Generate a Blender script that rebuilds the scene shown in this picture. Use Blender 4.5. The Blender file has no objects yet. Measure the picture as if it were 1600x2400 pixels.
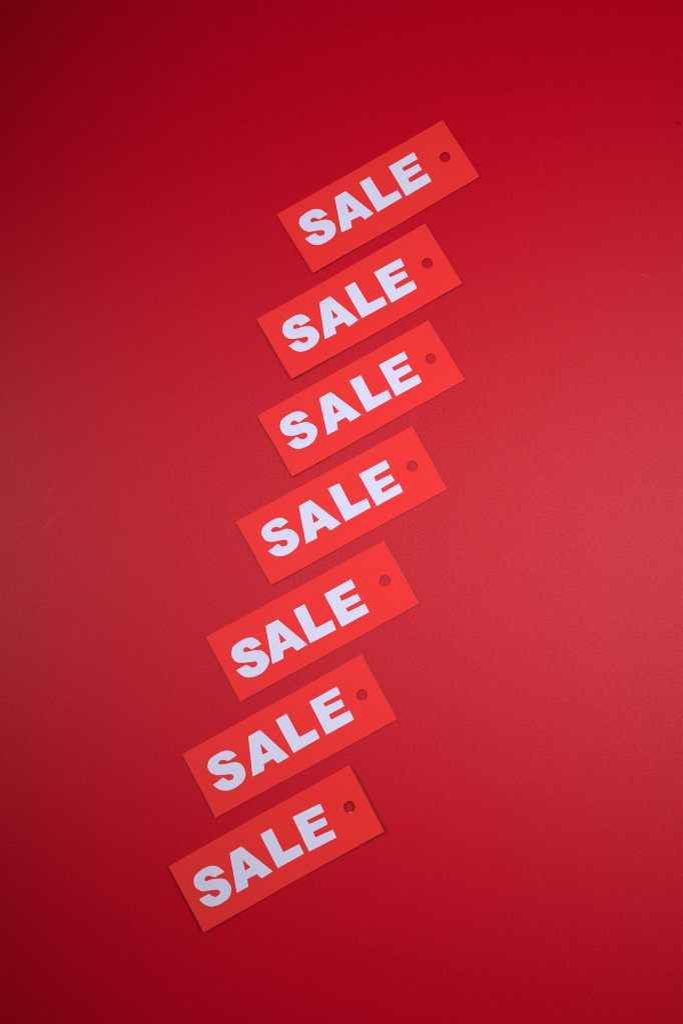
import bpy, bmesh, math, random
from mathutils import Vector, Matrix, noise

scene = bpy.context.scene
coll = scene.collection

# ------------------------------------------------------------------ camera
cam_d = bpy.data.cameras.new("camera")
cam_d.sensor_fit = 'VERTICAL'
cam_d.sensor_height = 36.0
cam_d.sensor_width = 24.0
cam_d.lens = 53.3957
cam_d.clip_start = 0.01
cam_d.clip_end = 50.0
cam = bpy.data.objects.new("camera", cam_d)
coll.objects.link(cam)
cam.matrix_world = Matrix(((0.999913, -0.001717, -0.013092, -0.008925),
    (0.000000, 0.991513, -0.130011, -0.088629),
    (0.013204, 0.130000, 0.991426, 0.675856),
    (0.000000, 0.000000, 0.000000, 1.000000)))
scene.camera = cam

# ------------------------------------------------------------------ world, lamps, exposure
world = bpy.data.worlds.new("World")
scene.world = world
world.use_nodes = True
bg = world.node_tree.nodes["Background"]
bg.inputs[0].default_value = (0.9, 0.92, 1.0, 1)
bg.inputs[1].default_value = 0.05

scene.view_settings.view_transform = 'Standard'
scene.view_settings.look = 'None'
scene.view_settings.exposure = 0.0
scene.view_settings.gamma = 1.0
scene.cycles.filter_width = 1.0


def softbox(name, loc, target, sx, sy, power, spread, color):
    d = bpy.data.lights.new(name, 'AREA')
    d.shape = 'RECTANGLE'
    d.size, d.size_y = sx, sy
    d.energy = power
    d.color = color
    d.spread = math.radians(spread)
    o = bpy.data.objects.new(name, d)
    coll.objects.link(o)
    loc, target = Vector(loc), Vector(target)
    o.location = loc
    d_ = (target - loc).normalized()
    ux = d_.cross(Vector((0, 1, 0))).normalized()
    uy = ux.cross(d_)
    o.rotation_euler = Matrix((ux, uy, -d_)).transposed().to_euler()
    return o


LAMP_COL = (0.98, 0.98, 1.0)
softbox("softbox_right", (0.565, 0.1183, 1.11), (-0.01, -0.0669, 0), 0.20, 0.38, 0.224, 29.0, LAMP_COL)
softbox("softbox_left", (-0.5647, 0.0970, 0.8526), (0.50, 0.005, 0), 0.103, 0.116, 1.29, 60.0, LAMP_COL)
softbox("softbox_overhead", (0.05, 0.075, 1.2), (0.05, 0.13, 0), 0.50, 0.18, 0.19, 42, LAMP_COL)



# ------------------------------------------------------------------ materials
def new_mat(name):
    m = bpy.data.materials.new(name)
    m.use_nodes = True
    nt = m.node_tree
    return m, nt, nt.nodes["Principled BSDF"]


def node(nt, kind, **kw):
    n = nt.nodes.new(kind)
    for k, v in kw.items():
        if k in n.inputs:
            n.inputs[k].default_value = v
        else:
            setattr(n, k, v)
    return n


def paper(name, lo, hi, rough, spec, grain, bump, stretch=(1, 1, 1), mottle=0.0, rough_var=0.0, specks=None, sheen=None):
    """Paper stock: fibre grain in colour and relief, cloudy formation, optional ink-like specks."""
    m, nt, b = new_mat(name)
    L = nt.links.new
    tc = node(nt, "ShaderNodeTexCoord")
    mp = node(nt, "ShaderNodeMapping")
    mp.inputs["Scale"].default_value = stretch
    L(tc.outputs["Object"], mp.inputs[0])
    n1 = node(nt, "ShaderNodeTexNoise", Scale=grain, Detail=5.0, Roughness=0.75)
    n2 = node(nt, "ShaderNodeTexNoise", Scale=grain * 2.2, Detail=2.0, Roughness=0.6)
    n3 = node(nt, "ShaderNodeTexNoise", Scale=grain * 0.07, Detail=4.0, Roughness=0.6)
    for n in (n1, n2, n3):
        L(mp.outputs[0], n.inputs["Vector"])
    a = node(nt, "ShaderNodeMath", operation='ADD')
    L(n1.outputs[0], a.inputs[0])
    L(n2.outputs[0], a.inputs[1])
    c = node(nt, "ShaderNodeMath", operation='MULTIPLY_ADD')
    L(n3.outputs[0], c.inputs[0])
    c.inputs[1].default_value = mottle
    L(a.outputs[0], c.inputs[2])
    mr = node(nt, "ShaderNodeMapRange")
    mr.inputs["From Min"].default_value = 0.72 + mottle * 0.5
    mr.inputs["From Max"].default_value = 1.28 + mottle * 0.5
    L(c.outputs[0], mr.inputs[0])
    mix = node(nt, "ShaderNodeMix", data_type='RGBA')
    mix.inputs["A"].default_value = (*lo, 1)
    mix.inputs["B"].default_value = (*hi, 1)
    mix.inputs[6].default_value = (*lo, 1)
    mix.inputs[7].default_value = (*hi, 1)
    L(mr.outputs[0], mix.inputs[0])
    col = mix.outputs[2]
    if specks:
        v = node(nt, "ShaderNodeTexNoise", Scale=specks[0], Detail=1.0)
        L(tc.outputs["Object"], v.inputs["Vector"])
        r = node(nt, "ShaderNodeMapRange")
        r.inputs["From Min"].default_value = specks[1]
        r.inputs["From Max"].default_value = specks[1] + 0.05
        r.inputs["To Max"].default_value = specks[2]
        L(v.outputs[0], r.inputs[0])
        mx = node(nt, "ShaderNodeMix", data_type='RGBA')
        L(r.outputs[0], mx.inputs[0])
        L(col, mx.inputs[6])
        mx.inputs[7].default_value = (*specks[3], 1)
        col = mx.outputs[2]
    L(col, b.inputs["Base Color"])
    b.inputs["Roughness"].default_value = rough
    if rough_var:
        rr = node(nt, "ShaderNodeMapRange")
        rr.inputs["To Min"].default_value = rough - rough_var
        rr.inputs["To Max"].default_value = rough + rough_var
        L(mr.outputs[0], rr.inputs[0])
        L(rr.outputs[0], b.inputs["Roughness"])
    b.inputs["Specular IOR Level"].default_value = spec
    bp = node(nt, "ShaderNodeBump")
    bp.inputs["Strength"].default_value = 1.0
    bp.inputs["Distance"].default_value = bump
    L(a.outputs[0], bp.inputs["Height"])
    L(bp.outputs[0], b.inputs["Normal"])
    if sheen:                                # calendered stock: matt body plus a faint, soft surface gloss
        df = node(nt, "ShaderNodeBsdfDiffuse")
        gl = node(nt, "ShaderNodeBsdfGlossy", distribution='BECKMANN')
        gl.inputs["Roughness"].default_value = rough
        gl.inputs["Color"].default_value = (1, 1, 1, 1)
        ms = node(nt, "ShaderNodeMixShader")
        ms.inputs[0].default_value = sheen
        L(col, df.inputs["Color"])
        L(bp.outputs[0], gl.inputs["Normal"])
        L(df.outputs[0], ms.inputs[1])
        L(gl.outputs[0], ms.inputs[2])
        L(ms.outputs[0], nt.nodes["Material Output"].inputs[0])
        sv = node(nt, "ShaderNodeMapRange")     # fibres take the gloss unevenly
        sv.inputs["To Min"].default_value = sheen * 0.45
        sv.inputs["To Max"].default_value = sheen * 1.55
        L(mr.outputs[0], sv.inputs[0])
        L(sv.outputs[0], ms.inputs[0])
    return m


M_BACK = paper("red_paper", (0.475, 0.0, 0.0125), (0.625, 0.0, 0.0175), 0.355, 0.25, 850.0, 0.000002, (0.8, 1.25, 1), mottle=0.08, sheen=0.0126)
M_CARD = paper("orange_red_card", (0.85, 0.024, 0.024), (0.89, 0.028, 0.028), 0.45, 0.2, 1100.0, 0.0000025, sheen=0.009)
M_EDGE_SHADE = paper("shaded_card_edge", (0.40, 0.008, 0.010), (0.48, 0.012, 0.014), 0.8, 0.05, 1100.0, 0.000002)  # same red card; shade on side and hole walls painted in as darker red
M_WHITE = paper("white_letter_paper", (0.69, 0.69, 0.90), (0.73, 0.73, 0.93), 0.6, 0.1, 600.0, 0.000002,
                specks=(330.0, 0.80, 0.5, (0.3, 0.28, 0.33)))
M_CORE = paper("pale_card_core", (0.75, 0.35, 0.33), (0.85, 0.60, 0.58), 0.8, 0.2, 900.0, 0.00001)
M_SCUFF = paper("scuffed_paper", (0.52, 0.003, 0.019), (0.64, 0.008, 0.026), 0.36, 0.25, 1050.0, 0.000004, sheen=0.017)
M_STAIN = paper("dark_stain", (0.34, 0.0, 0.009), (0.44, 0.0, 0.013), 0.37, 0.25, 1050.0, 0.000004, sheen=0.008)
M_LINT = paper("pale_lint", (0.58, 0.05, 0.08), (0.68, 0.10, 0.13), 0.7, 0.2, 900.0, 0.00001)
M_SMUDGE = paper("grey_smudge", (0.40, 0.40, 0.54), (0.55, 0.55, 0.72), 0.7, 0.1, 1500.0, 0.000002)



# ------------------------------------------------------------------ helpers
def link(name, me, mat, parent=None):
    o = bpy.data.objects.new(name, me)
    coll.objects.link(o)
    for m in (mat if isinstance(mat, (list, tuple)) else [mat]):
        me.materials.append(m)
    o.parent = parent
    return o


def sheet(name, loops, z_of, thick, cuts, gap=0.0, side_mat=0):
    """Cut sheet: outer loop and holes filled, sliced across so it can bow, given thickness.
    z_of(x, y) is the height of the underside."""
    bm = bmesh.new()
    for lp in loops:
        vs = [bm.verts.new((x, y, 0)) for x, y in lp]
        for i in range(len(vs)):
            bm.edges.new((vs[i - 1], vs[i]))
    bmesh.ops.triangle_fill(bm, use_beauty=True, use_dissolve=False, edges=bm.edges[:], normal=(0, 0, 1))
    for x in cuts:
        bmesh.ops.bisect_plane(bm, geom=bm.verts[:] + bm.edges[:] + bm.faces[:], dist=1e-7,
                               plane_co=(x, 0, 0), plane_no=(1, 0, 0))
    for y in (0.0, -0.004, -0.008, -0.012):
        bmesh.ops.bisect_plane(bm, geom=bm.verts[:] + bm.edges[:] + bm.faces[:], dist=1e-7,
                               plane_co=(0, y, 0), plane_no=(0, 1, 0))
    for f in bm.faces:
        f.normal_update()
        if f.normal.z < 0:
            f.normal_flip()
    top = bm.faces[:]
    r = bmesh.ops.extrude_face_region(bm, geom=top)
    up = [g for g in r['geom'] if isinstance(g, bmesh.types.BMVert)]
    ups = set(up)
    for f in bm.faces:                       # the wall faces
        n = sum(v in ups for v in f.verts)
        if 0 < n < len(f.verts):
            f.material_index = side_mat
    for v in bm.verts:
        v.co.z = z_of(v.co.x, v.co.y) + gap + (thick if v in ups else 0.0)
    bmesh.ops.recalc_face_normals(bm, faces=bm.faces[:])
    me = bpy.data.meshes.new(name)
    bm.to_mesh(me)
    bm.free()
    return me


def flat(pts, name, mat, z_of, parent):
    """Thin mark of its own outline lying on a surface."""
    bm = bmesh.new()
    bm.faces.new([bm.verts.new((x, y, z_of(x, y))) for x, y in pts])
    bm.normal_update()
    for f in bm.faces:
        if f.normal.z < 0:
            f.normal_flip()
    me = bpy.data.meshes.new(name)
    bm.to_mesh(me)
    bm.free()
    return link(name, me, mat, parent)


def strand(name, pts, radius, flatten, mat, parent, taper=True):
    """A fine thread or rubbed line: a tapered tube along a path, flattened onto the paper."""
    bm = bmesh.new()
    rings = []
    n = len(pts)
    for i, p in enumerate(pts):
        a, b = Vector(pts[max(i - 1, 0)]), Vector(pts[min(i + 1, n - 1)])
        d = (b - a).normalized()
        s = Vector((-d.y, d.x))
        r = radius * (0.25 + 0.75 * math.sin(math.pi * (i + 0.4) / (n - 0.2)) if taper else 1.0)
        rings.append([bm.verts.new((p[0] + s.x * r * math.cos(t), p[1] + s.y * r * math.cos(t),
                                    r * flatten * (math.sin(t) + 0.2))) for t in [k * math.pi / 3 for k in range(6)]])
    for i in range(n - 1):
        for k in range(6):
            bm.faces.new((rings[i][k], rings[i][(k + 1) % 6], rings[i + 1][(k + 1) % 6], rings[i + 1][k]))
    bm.faces.new(rings[0])
    bm.faces.new(rings[-1][::-1])
    bmesh.ops.recalc_face_normals(bm, faces=bm.faces[:])
    me = bpy.data.meshes.new(name)
    bm.to_mesh(me)
    bm.free()
    return link(name, me, mat, parent)


# ------------------------------------------------------------------ the red paper the tags lie on
bm = bmesh.new()
N, SX, SY = 24, 1.0, 1.1
grid = [[bm.verts.new((-SX / 2 + SX * i / N, -SY / 2 + SY * j / N, 0)) for j in range(N + 1)] for i in range(N + 1)]
for i in range(N):
    for j in range(N):
        bm.faces.new((grid[i][j], grid[i + 1][j], grid[i + 1][j + 1], grid[i][j + 1]))
me = bpy.data.meshes.new("paper_backdrop")
bm.to_mesh(me)
bm.free()
back = link("paper_backdrop", me, M_BACK)
back["kind"] = "structure"
back["label"] = "plain red paper sheet under the tags"

# ------------------------------------------------------------------ the tags (metres, in each tag's own frame)
T_CARD, T_LETTER, HALF = 0.00062, 3e-05, 0.045
TAGS = [
dict(label='topmost red card SALE tag, its punched end reaching farthest right',
 at=(0.017068,0.147251), rot=0.54069, lift=(0.00080,0.00030,0.00003,0.00010),
 card=[(-0.045068,0.015800),(-0.041341,0.015812),(-0.037614,0.015826),(-0.033888,0.015858),(-0.030161,0.015880),(-0.026434,0.015870),(-0.022707,0.015853),(-0.018981,0.015853),(-0.015254,0.015876),(-0.011527,0.015848),(-0.007800,0.015811),(-0.004074,0.015815),(-0.000347,0.015786),(0.003380,0.015777),(0.007107,0.015764),(0.010833,0.015749),(0.014560,0.015755),(0.018287,0.015741),(0.022013,0.015732),(0.025740,0.015744),(0.029467,0.015751),(0.033194,0.015726),(0.036920,0.015750),(0.040647,0.015749),(0.044374,0.015769),(0.044358,0.011746),(0.044405,0.007723),(0.044511,0.003700),(0.044622,-0.000322),(0.044633,-0.004345),(0.044657,-0.008369),(0.044685,-0.012392),(0.044764,-0.016414),(0.041020,-0.016380),(0.037277,-0.016354),(0.033533,-0.016354),(0.029789,-0.016327),(0.026046,-0.016364),(0.022302,-0.016370),(0.018559,-0.016417),(0.014815,-0.016455),(0.011072,-0.016526),(0.007328,-0.016553),(0.003585,-0.016603),(-0.000159,-0.016594),(-0.003903,-0.016594),(-0.007646,-0.016578),(-0.011390,-0.016534),(-0.015133,-0.016507),(-0.018877,-0.016492),(-0.022621,-0.016444),(-0.026364,-0.016436),(-0.030108,-0.016432),(-0.033852,-0.016453),(-0.037595,-0.016469),(-0.041339,-0.016510),(-0.045082,-0.016556),(-0.044981,-0.012511),(-0.045015,-0.008467),(-0.045091,-0.004422),(-0.045168,-0.000378),(-0.045170,0.003667),(-0.045131,0.007711),(-0.045065,0.011755)],
 hole=[(0.038343,-0.000131),(0.038350,0.000261),(0.038224,0.000631),(0.038091,0.000997),(0.037893,0.001332),(0.037633,0.001623),(0.037341,0.001882),(0.037021,0.002111),(0.036645,0.002227),(0.036264,0.002303),(0.035879,0.002322),(0.035490,0.002324),(0.035112,0.002230),(0.034746,0.002092),(0.034421,0.001876),(0.034125,0.001623),(0.033877,0.001324),(0.033670,0.000995),(0.033508,0.000640),(0.033428,0.000258),(0.033387,-0.000131),(0.033383,-0.000526),(0.033502,-0.000903),(0.033689,-0.001247),(0.033837,-0.001614),(0.034114,-0.001896),(0.034427,-0.002129),(0.034740,-0.002365),(0.035109,-0.002499),(0.035491,-0.002577),(0.035879,-0.002607),(0.036265,-0.002570),(0.036648,-0.002499),(0.037019,-0.002368),(0.037338,-0.002139),(0.037645,-0.001897),(0.037923,-0.001616),(0.038075,-0.001250),(0.038251,-0.000902),(0.038332,-0.000519)],
 letters=[('S',[[(-0.024759,0.004141),(-0.025157,0.004896),(-0.025515,0.005613),(-0.025741,0.006227),(-0.025942,0.006776),(-0.026176,0.007258),(-0.026502,0.007718),(-0.027063,0.008239),(-0.027677,0.008705),(-0.028177,0.008992),(-0.028664,0.009200),(-0.029177,0.009398),(-0.029740,0.009547),(-0.030393,0.009612),(-0.031125,0.009644),(-0.031977,0.009709),(-0.032835,0.009731),(-0.033571,0.009622),(-0.034262,0.009487),(-0.034963,0.009436),(-0.035615,0.009366),(-0.036161,0.009203),(-0.036647,0.008974),(-0.037114,0.008667),(-0.037516,0.008322),(-0.037804,0.007993),(-0.038038,0.007633),(-0.038279,0.007195),(-0.038466,0.006725),(-0.038539,0.006271),(-0.038549,0.005781),(-0.038537,0.005195),(-0.038467,0.004576),(-0.038299,0.003951),(-0.038075,0.003356),(-0.037822,0.002840),(-0.037537,0.002381),(-0.037223,0.001968),(-0.036874,0.001614),(-0.036504,0.001347),(-0.036059,0.001105),(-0.035476,0.000825),(-0.034799,0.000535),(-0.034025,0.000240),(-0.033229,-0.000052),(-0.032472,-0.000342),(-0.031800,-0.000607),(-0.031297,-0.000803),(-0.030911,-0.000995),(-0.030622,-0.001239),(-0.030428,-0.001526),(-0.030328,-0.001895),(-0.030306,-0.002259),(-0.030331,-0.002518),(-0.030444,-0.002757),(-0.030700,-0.003067),(-0.031025,-0.003326),(-0.031353,-0.003415),(-0.031719,-0.003416),(-0.032164,-0.003374),(-0.032598,-0.003281),(-0.032923,-0.003154),(-0.033206,-0.002958),(-0.033487,-0.002658),(-0.033756,-0.002273),(-0.034019,-0.001767),(-0.034272,-0.001261),(-0.034509,-0.000897),(-0.034741,-0.000573),(-0.035237,-0.000593),(-0.035804,-0.000613),(-0.036543,-0.000636),(-0.037428,-0.000655),(-0.038512,-0.000663),(-0.039672,-0.000666),(-0.039520,-0.001483),(-0.039344,-0.002260),(-0.039110,-0.002939),(-0.038835,-0.003548),(-0.038532,-0.004096),(-0.038179,-0.004591),(-0.037751,-0.005045),(-0.037259,-0.005459),(-0.036710,-0.005845),(-0.036097,-0.006189),(-0.035401,-0.006497),(-0.034662,-0.006732),(-0.033915,-0.006836),(-0.033149,-0.006875),(-0.032390,-0.006912),(-0.031561,-0.006897),(-0.030515,-0.006788),(-0.029480,-0.006630),(-0.028669,-0.006471),(-0.027982,-0.006269),(-0.027419,-0.006016),(-0.026898,-0.005665),(-0.026284,-0.005111),(-0.025735,-0.004528),(-0.025422,-0.004143),(-0.025186,-0.003692),(-0.024872,-0.002883),(-0.024637,-0.002027),(-0.024615,-0.001409),(-0.024716,-0.000821),(-0.024885,-0.000101),(-0.025151,0.000593),(-0.025535,0.001124),(-0.025999,0.001588),(-0.026518,0.002061),(-0.027076,0.002468),(-0.027641,0.002729),(-0.028240,0.002934),(-0.028903,0.003150),(-0.029589,0.003360),(-0.030268,0.003564),(-0.030945,0.003772),(-0.031640,0.004008),(-0.032271,0.004234),(-0.032759,0.004389),(-0.033116,0.004562),(-0.033326,0.004851),(-0.033393,0.005171),(-0.033306,0.005471),(-0.033099,0.005744),(-0.032787,0.005980),(-0.032415,0.006139),(-0.032038,0.006170),(-0.031638,0.006099),(-0.031191,0.005925),(-0.030770,0.005674),(-0.030471,0.005370),(-0.030204,0.005012),(-0.029898,0.004551),(-0.029593,0.004157),(-0.029368,0.004031),(-0.029030,0.004026),(-0.028341,0.004072),(-0.027521,0.004136),(-0.026692,0.004152),(-0.025908,0.004152),(-0.025304,0.004148)]]),
  ('A',[[(-0.017861,0.009461),(-0.012089,0.009442),(-0.006402,-0.006265),(-0.011378,-0.006692),(-0.012209,-0.004160),(-0.017228,-0.003784),(-0.018521,-0.006942),(-0.023828,-0.006556)],[(-0.014809,0.004284),(-0.013590,-0.000518),(-0.016090,-0.000377)]]),
  ('L',[[(-0.004426,0.009639),(0.001036,0.009711),(0.001093,-0.002065),(0.008767,-0.002378),(0.008825,-0.006433),(-0.004483,-0.006618)]]),
  ('E',[[(0.011030,0.009300),(0.024625,0.009355),(0.024501,0.005625),(0.015978,0.005721),(0.016087,0.003759),(0.023524,0.003516),(0.023572,0.000323),(0.015751,-0.000069),(0.015572,-0.002252),(0.024619,-0.002358),(0.024434,-0.006676),(0.010711,-0.006849)]])],
 burr=[],
 smudges=[]),
dict(label='red card SALE tag directly below the topmost tag',
 at=(0.008139,0.097302), rot=0.52884, lift=(0.00140,0.00050,0.00003,0.00020),
 card=[(-0.045173,0.015577),(-0.041428,0.015609),(-0.037684,0.015628),(-0.033939,0.015659),(-0.030195,0.015679),(-0.026450,0.015705),(-0.022706,0.015748),(-0.018961,0.015762),(-0.015216,0.015786),(-0.011472,0.015824),(-0.007727,0.015836),(-0.003983,0.015876),(-0.000238,0.015923),(0.003506,0.015954),(0.007251,0.015998),(0.010995,0.016012),(0.014740,0.016025),(0.018484,0.016094),(0.022229,0.016110),(0.025974,0.016108),(0.029718,0.016159),(0.033463,0.016163),(0.037208,0.016158),(0.040952,0.016191),(0.044697,0.016212),(0.044660,0.012089),(0.044676,0.007965),(0.044715,0.003842),(0.044737,-0.000281),(0.044724,-0.004405),(0.044714,-0.008528),(0.044731,-0.012651),(0.044749,-0.016775),(0.040999,-0.016782),(0.037249,-0.016785),(0.033499,-0.016741),(0.029749,-0.016768),(0.025999,-0.016779),(0.022249,-0.016804),(0.018499,-0.016807),(0.014749,-0.016817),(0.010999,-0.016826),(0.007249,-0.016850),(0.003499,-0.016846),(-0.000251,-0.016796),(-0.004000,-0.016765),(-0.007750,-0.016775),(-0.011500,-0.016692),(-0.015250,-0.016655),(-0.019000,-0.016622),(-0.022750,-0.016592),(-0.026500,-0.016570),(-0.030250,-0.016543),(-0.034000,-0.016517),(-0.037750,-0.016532),(-0.041499,-0.016533),(-0.045249,-0.016538),(-0.045221,-0.012524),(-0.045240,-0.008509),(-0.045234,-0.004495),(-0.045200,-0.000481),(-0.045100,0.003534),(-0.045072,0.007548),(-0.045096,0.011562)],
 hole=[(0.038131,-0.000515),(0.038110,-0.000130),(0.038057,0.000257),(0.037906,0.000619),(0.037687,0.000943),(0.037427,0.001232),(0.037142,0.001496),(0.036798,0.001678),(0.036441,0.001826),(0.036063,0.001902),(0.035680,0.001949),(0.035295,0.001917),(0.034902,0.001880),(0.034564,0.001677),(0.034218,0.001499),(0.033920,0.001246),(0.033690,0.000931),(0.033465,0.000614),(0.033378,0.000233),(0.033245,-0.000129),(0.033200,-0.000515),(0.033294,-0.000893),(0.033359,-0.001269),(0.033467,-0.001643),(0.033691,-0.001960),(0.033954,-0.002242),(0.034237,-0.002502),(0.034567,-0.002701),(0.034915,-0.002872),(0.035294,-0.002957),(0.035680,-0.002973),(0.036064,-0.002935),(0.036442,-0.002857),(0.036811,-0.002734),(0.037133,-0.002514),(0.037432,-0.002266),(0.037671,-0.001961),(0.037853,-0.001622),(0.038010,-0.001272),(0.038127,-0.000902)],
 letters=[('S',[[(-0.023932,0.003233),(-0.024071,0.003944),(-0.024232,0.004616),(-0.024447,0.005179),(-0.024708,0.005696),(-0.025013,0.006224),(-0.025374,0.006722),(-0.025802,0.007173),(-0.026300,0.007572),(-0.026861,0.007911),(-0.027520,0.008184),(-0.028328,0.008386),(-0.029223,0.008505),(-0.030165,0.008508),(-0.031138,0.008459),(-0.032116,0.008432),(-0.033087,0.008350),(-0.034054,0.008156),(-0.034938,0.007864),(-0.035663,0.007441),(-0.036232,0.006981),(-0.036581,0.006604),(-0.036842,0.006197),(-0.037160,0.005651),(-0.037438,0.005082),(-0.037614,0.004608),(-0.037727,0.004118),(-0.037815,0.003513),(-0.037815,0.002879),(-0.037656,0.002271),(-0.037408,0.001683),(-0.037128,0.001114),(-0.036777,0.000602),(-0.036325,0.000197),(-0.035797,-0.000146),(-0.035199,-0.000452),(-0.034565,-0.000730),(-0.033935,-0.000997),(-0.033299,-0.001255),(-0.032648,-0.001522),(-0.032025,-0.001768),(-0.031482,-0.001967),(-0.030974,-0.002123),(-0.030445,-0.002212),(-0.029970,-0.002290),(-0.029613,-0.002403),(-0.029344,-0.002566),(-0.029152,-0.002826),(-0.029047,-0.003138),(-0.029025,-0.003488),(-0.029103,-0.003832),(-0.029302,-0.004117),(-0.029597,-0.004358),(-0.029980,-0.004558),(-0.030421,-0.004695),(-0.030904,-0.004748),(-0.031377,-0.004716),(-0.031768,-0.004594),(-0.032121,-0.004373),(-0.032462,-0.004013),(-0.032772,-0.003600),(-0.033026,-0.003216),(-0.033271,-0.002834),(-0.033555,-0.002452),(-0.033849,-0.002070),(-0.034431,-0.002101),(-0.035066,-0.002138),(-0.035842,-0.002200),(-0.036703,-0.002257),(-0.037635,-0.002274),(-0.038598,-0.002279),(-0.038343,-0.003060),(-0.038074,-0.003815),(-0.037769,-0.004508),(-0.037432,-0.005145),(-0.037073,-0.005710),(-0.036650,-0.006232),(-0.036109,-0.006754),(-0.035492,-0.007212),(-0.034837,-0.007537),(-0.034102,-0.007793),(-0.033245,-0.008040),(-0.032308,-0.008218),(-0.031308,-0.008271),(-0.030281,-0.008244),(-0.029257,-0.008173),(-0.028265,-0.008022),(-0.027341,-0.007768),(-0.026498,-0.007417),(-0.025757,-0.006942),(-0.025131,-0.006421),(-0.024653,-0.005957),(-0.024284,-0.005451),(-0.023987,-0.004813),(-0.023791,-0.004117),(-0.023707,-0.003417),(-0.023747,-0.002688),(-0.023958,-0.001881),(-0.024248,-0.001110),(-0.024528,-0.000491),(-0.024843,0.000036),(-0.025197,0.000494),(-0.025613,0.000879),(-0.026134,0.001186),(-0.026700,0.001449),(-0.027241,0.001703),(-0.027836,0.001933),(-0.028578,0.002128),(-0.029349,0.002309),(-0.030052,0.002503),(-0.030709,0.002677),(-0.031322,0.002772),(-0.031845,0.002886),(-0.032232,0.003118),(-0.032485,0.003410),(-0.032586,0.003754),(-0.032559,0.004097),(-0.032422,0.004377),(-0.032184,0.004610),(-0.031848,0.004808),(-0.031453,0.004922),(-0.031026,0.004887),(-0.030602,0.004763),(-0.030217,0.004595),(-0.029891,0.004360),(-0.029686,0.004026),(-0.029511,0.003659),(-0.029279,0.003321),(-0.029035,0.002986),(-0.028470,0.003003),(-0.027831,0.003028),(-0.026989,0.003080),(-0.026035,0.003138),(-0.025003,0.003186)]]),
  ('A',[[(-0.016320,0.008247),(-0.010520,0.008449),(-0.004840,-0.007557),(-0.010305,-0.008077),(-0.011042,-0.005123),(-0.015992,-0.005030),(-0.016828,-0.007995),(-0.022755,-0.007805)],[(-0.013332,0.002857),(-0.011849,-0.001517),(-0.014510,-0.001596)]]),
  ('L',[[(-0.002812,0.008694),(0.002622,0.008625),(0.002680,-0.003168),(0.010324,-0.003692),(0.010108,-0.007877),(-0.003131,-0.007705)]]),
  ('E',[[(0.012480,0.008142),(0.026235,0.007853),(0.026083,0.003770),(0.017698,0.004104),(0.017704,0.002328),(0.025019,0.001844),(0.025028,-0.001324),(0.017491,-0.001476),(0.017191,-0.003766),(0.025945,-0.004097),(0.025752,-0.008231),(0.012210,-0.008257)]])],
 burr=[],
 smudges=[]),
dict(label='red card SALE tag with wide gap after its S, third from the top',
 at=(0.008917,0.052277), rot=0.52114, lift=(0.00110,0.00012,0.00002,0.00010),
 card=[(-0.045077,0.015752),(-0.041337,0.015745),(-0.037597,0.015750),(-0.033856,0.015751),(-0.030116,0.015763),(-0.026376,0.015770),(-0.022635,0.015786),(-0.018895,0.015793),(-0.015155,0.015796),(-0.011414,0.015816),(-0.007674,0.015839),(-0.003934,0.015845),(-0.000193,0.015868),(0.003547,0.015886),(0.007287,0.015870),(0.011028,0.015863),(0.014768,0.015901),(0.018508,0.015889),(0.022249,0.015899),(0.025989,0.015877),(0.029729,0.015917),(0.033470,0.015911),(0.037210,0.015907),(0.040950,0.015912),(0.044691,0.015926),(0.044674,0.011904),(0.044696,0.007883),(0.044793,0.003862),(0.044870,-0.000159),(0.044849,-0.004181),(0.044861,-0.008202),(0.044870,-0.012224),(0.044951,-0.016244),(0.041199,-0.016235),(0.037447,-0.016230),(0.033695,-0.016226),(0.029943,-0.016230),(0.026191,-0.016226),(0.022439,-0.016196),(0.018687,-0.016171),(0.014935,-0.016190),(0.011183,-0.016155),(0.007431,-0.016179),(0.003678,-0.016168),(-0.000074,-0.016172),(-0.003826,-0.016191),(-0.007578,-0.016229),(-0.011330,-0.016263),(-0.015082,-0.016280),(-0.018834,-0.016321),(-0.022586,-0.016357),(-0.026338,-0.016345),(-0.030090,-0.016341),(-0.033842,-0.016340),(-0.037594,-0.016326),(-0.041346,-0.016319),(-0.045098,-0.016308),(-0.045105,-0.012300),(-0.045012,-0.008293),(-0.044890,-0.004285),(-0.044878,-0.000278),(-0.044979,0.003729),(-0.045129,0.007737),(-0.045155,0.011744)],
 hole=[(0.038752,-0.000095),(0.038709,0.000286),(0.038621,0.000657),(0.038474,0.001009),(0.038286,0.001343),(0.038032,0.001631),(0.037755,0.001898),(0.037406,0.002062),(0.037062,0.002229),(0.036695,0.002358),(0.036307,0.002352),(0.035921,0.002345),(0.035544,0.002253),(0.035185,0.002108),(0.034860,0.001896),(0.034596,0.001616),(0.034332,0.001340),(0.034134,0.001012),(0.034009,0.000652),(0.033899,0.000286),(0.033885,-0.000095),(0.033923,-0.000472),(0.033976,-0.000852),(0.034128,-0.001205),(0.034339,-0.001525),(0.034590,-0.001812),(0.034875,-0.002066),(0.035200,-0.002268),(0.035553,-0.002414),(0.035924,-0.002510),(0.036307,-0.002533),(0.036691,-0.002519),(0.037066,-0.002431),(0.037421,-0.002281),(0.037737,-0.002064),(0.038028,-0.001816),(0.038293,-0.001538),(0.038483,-0.001204),(0.038633,-0.000851),(0.038675,-0.000470)],
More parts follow.
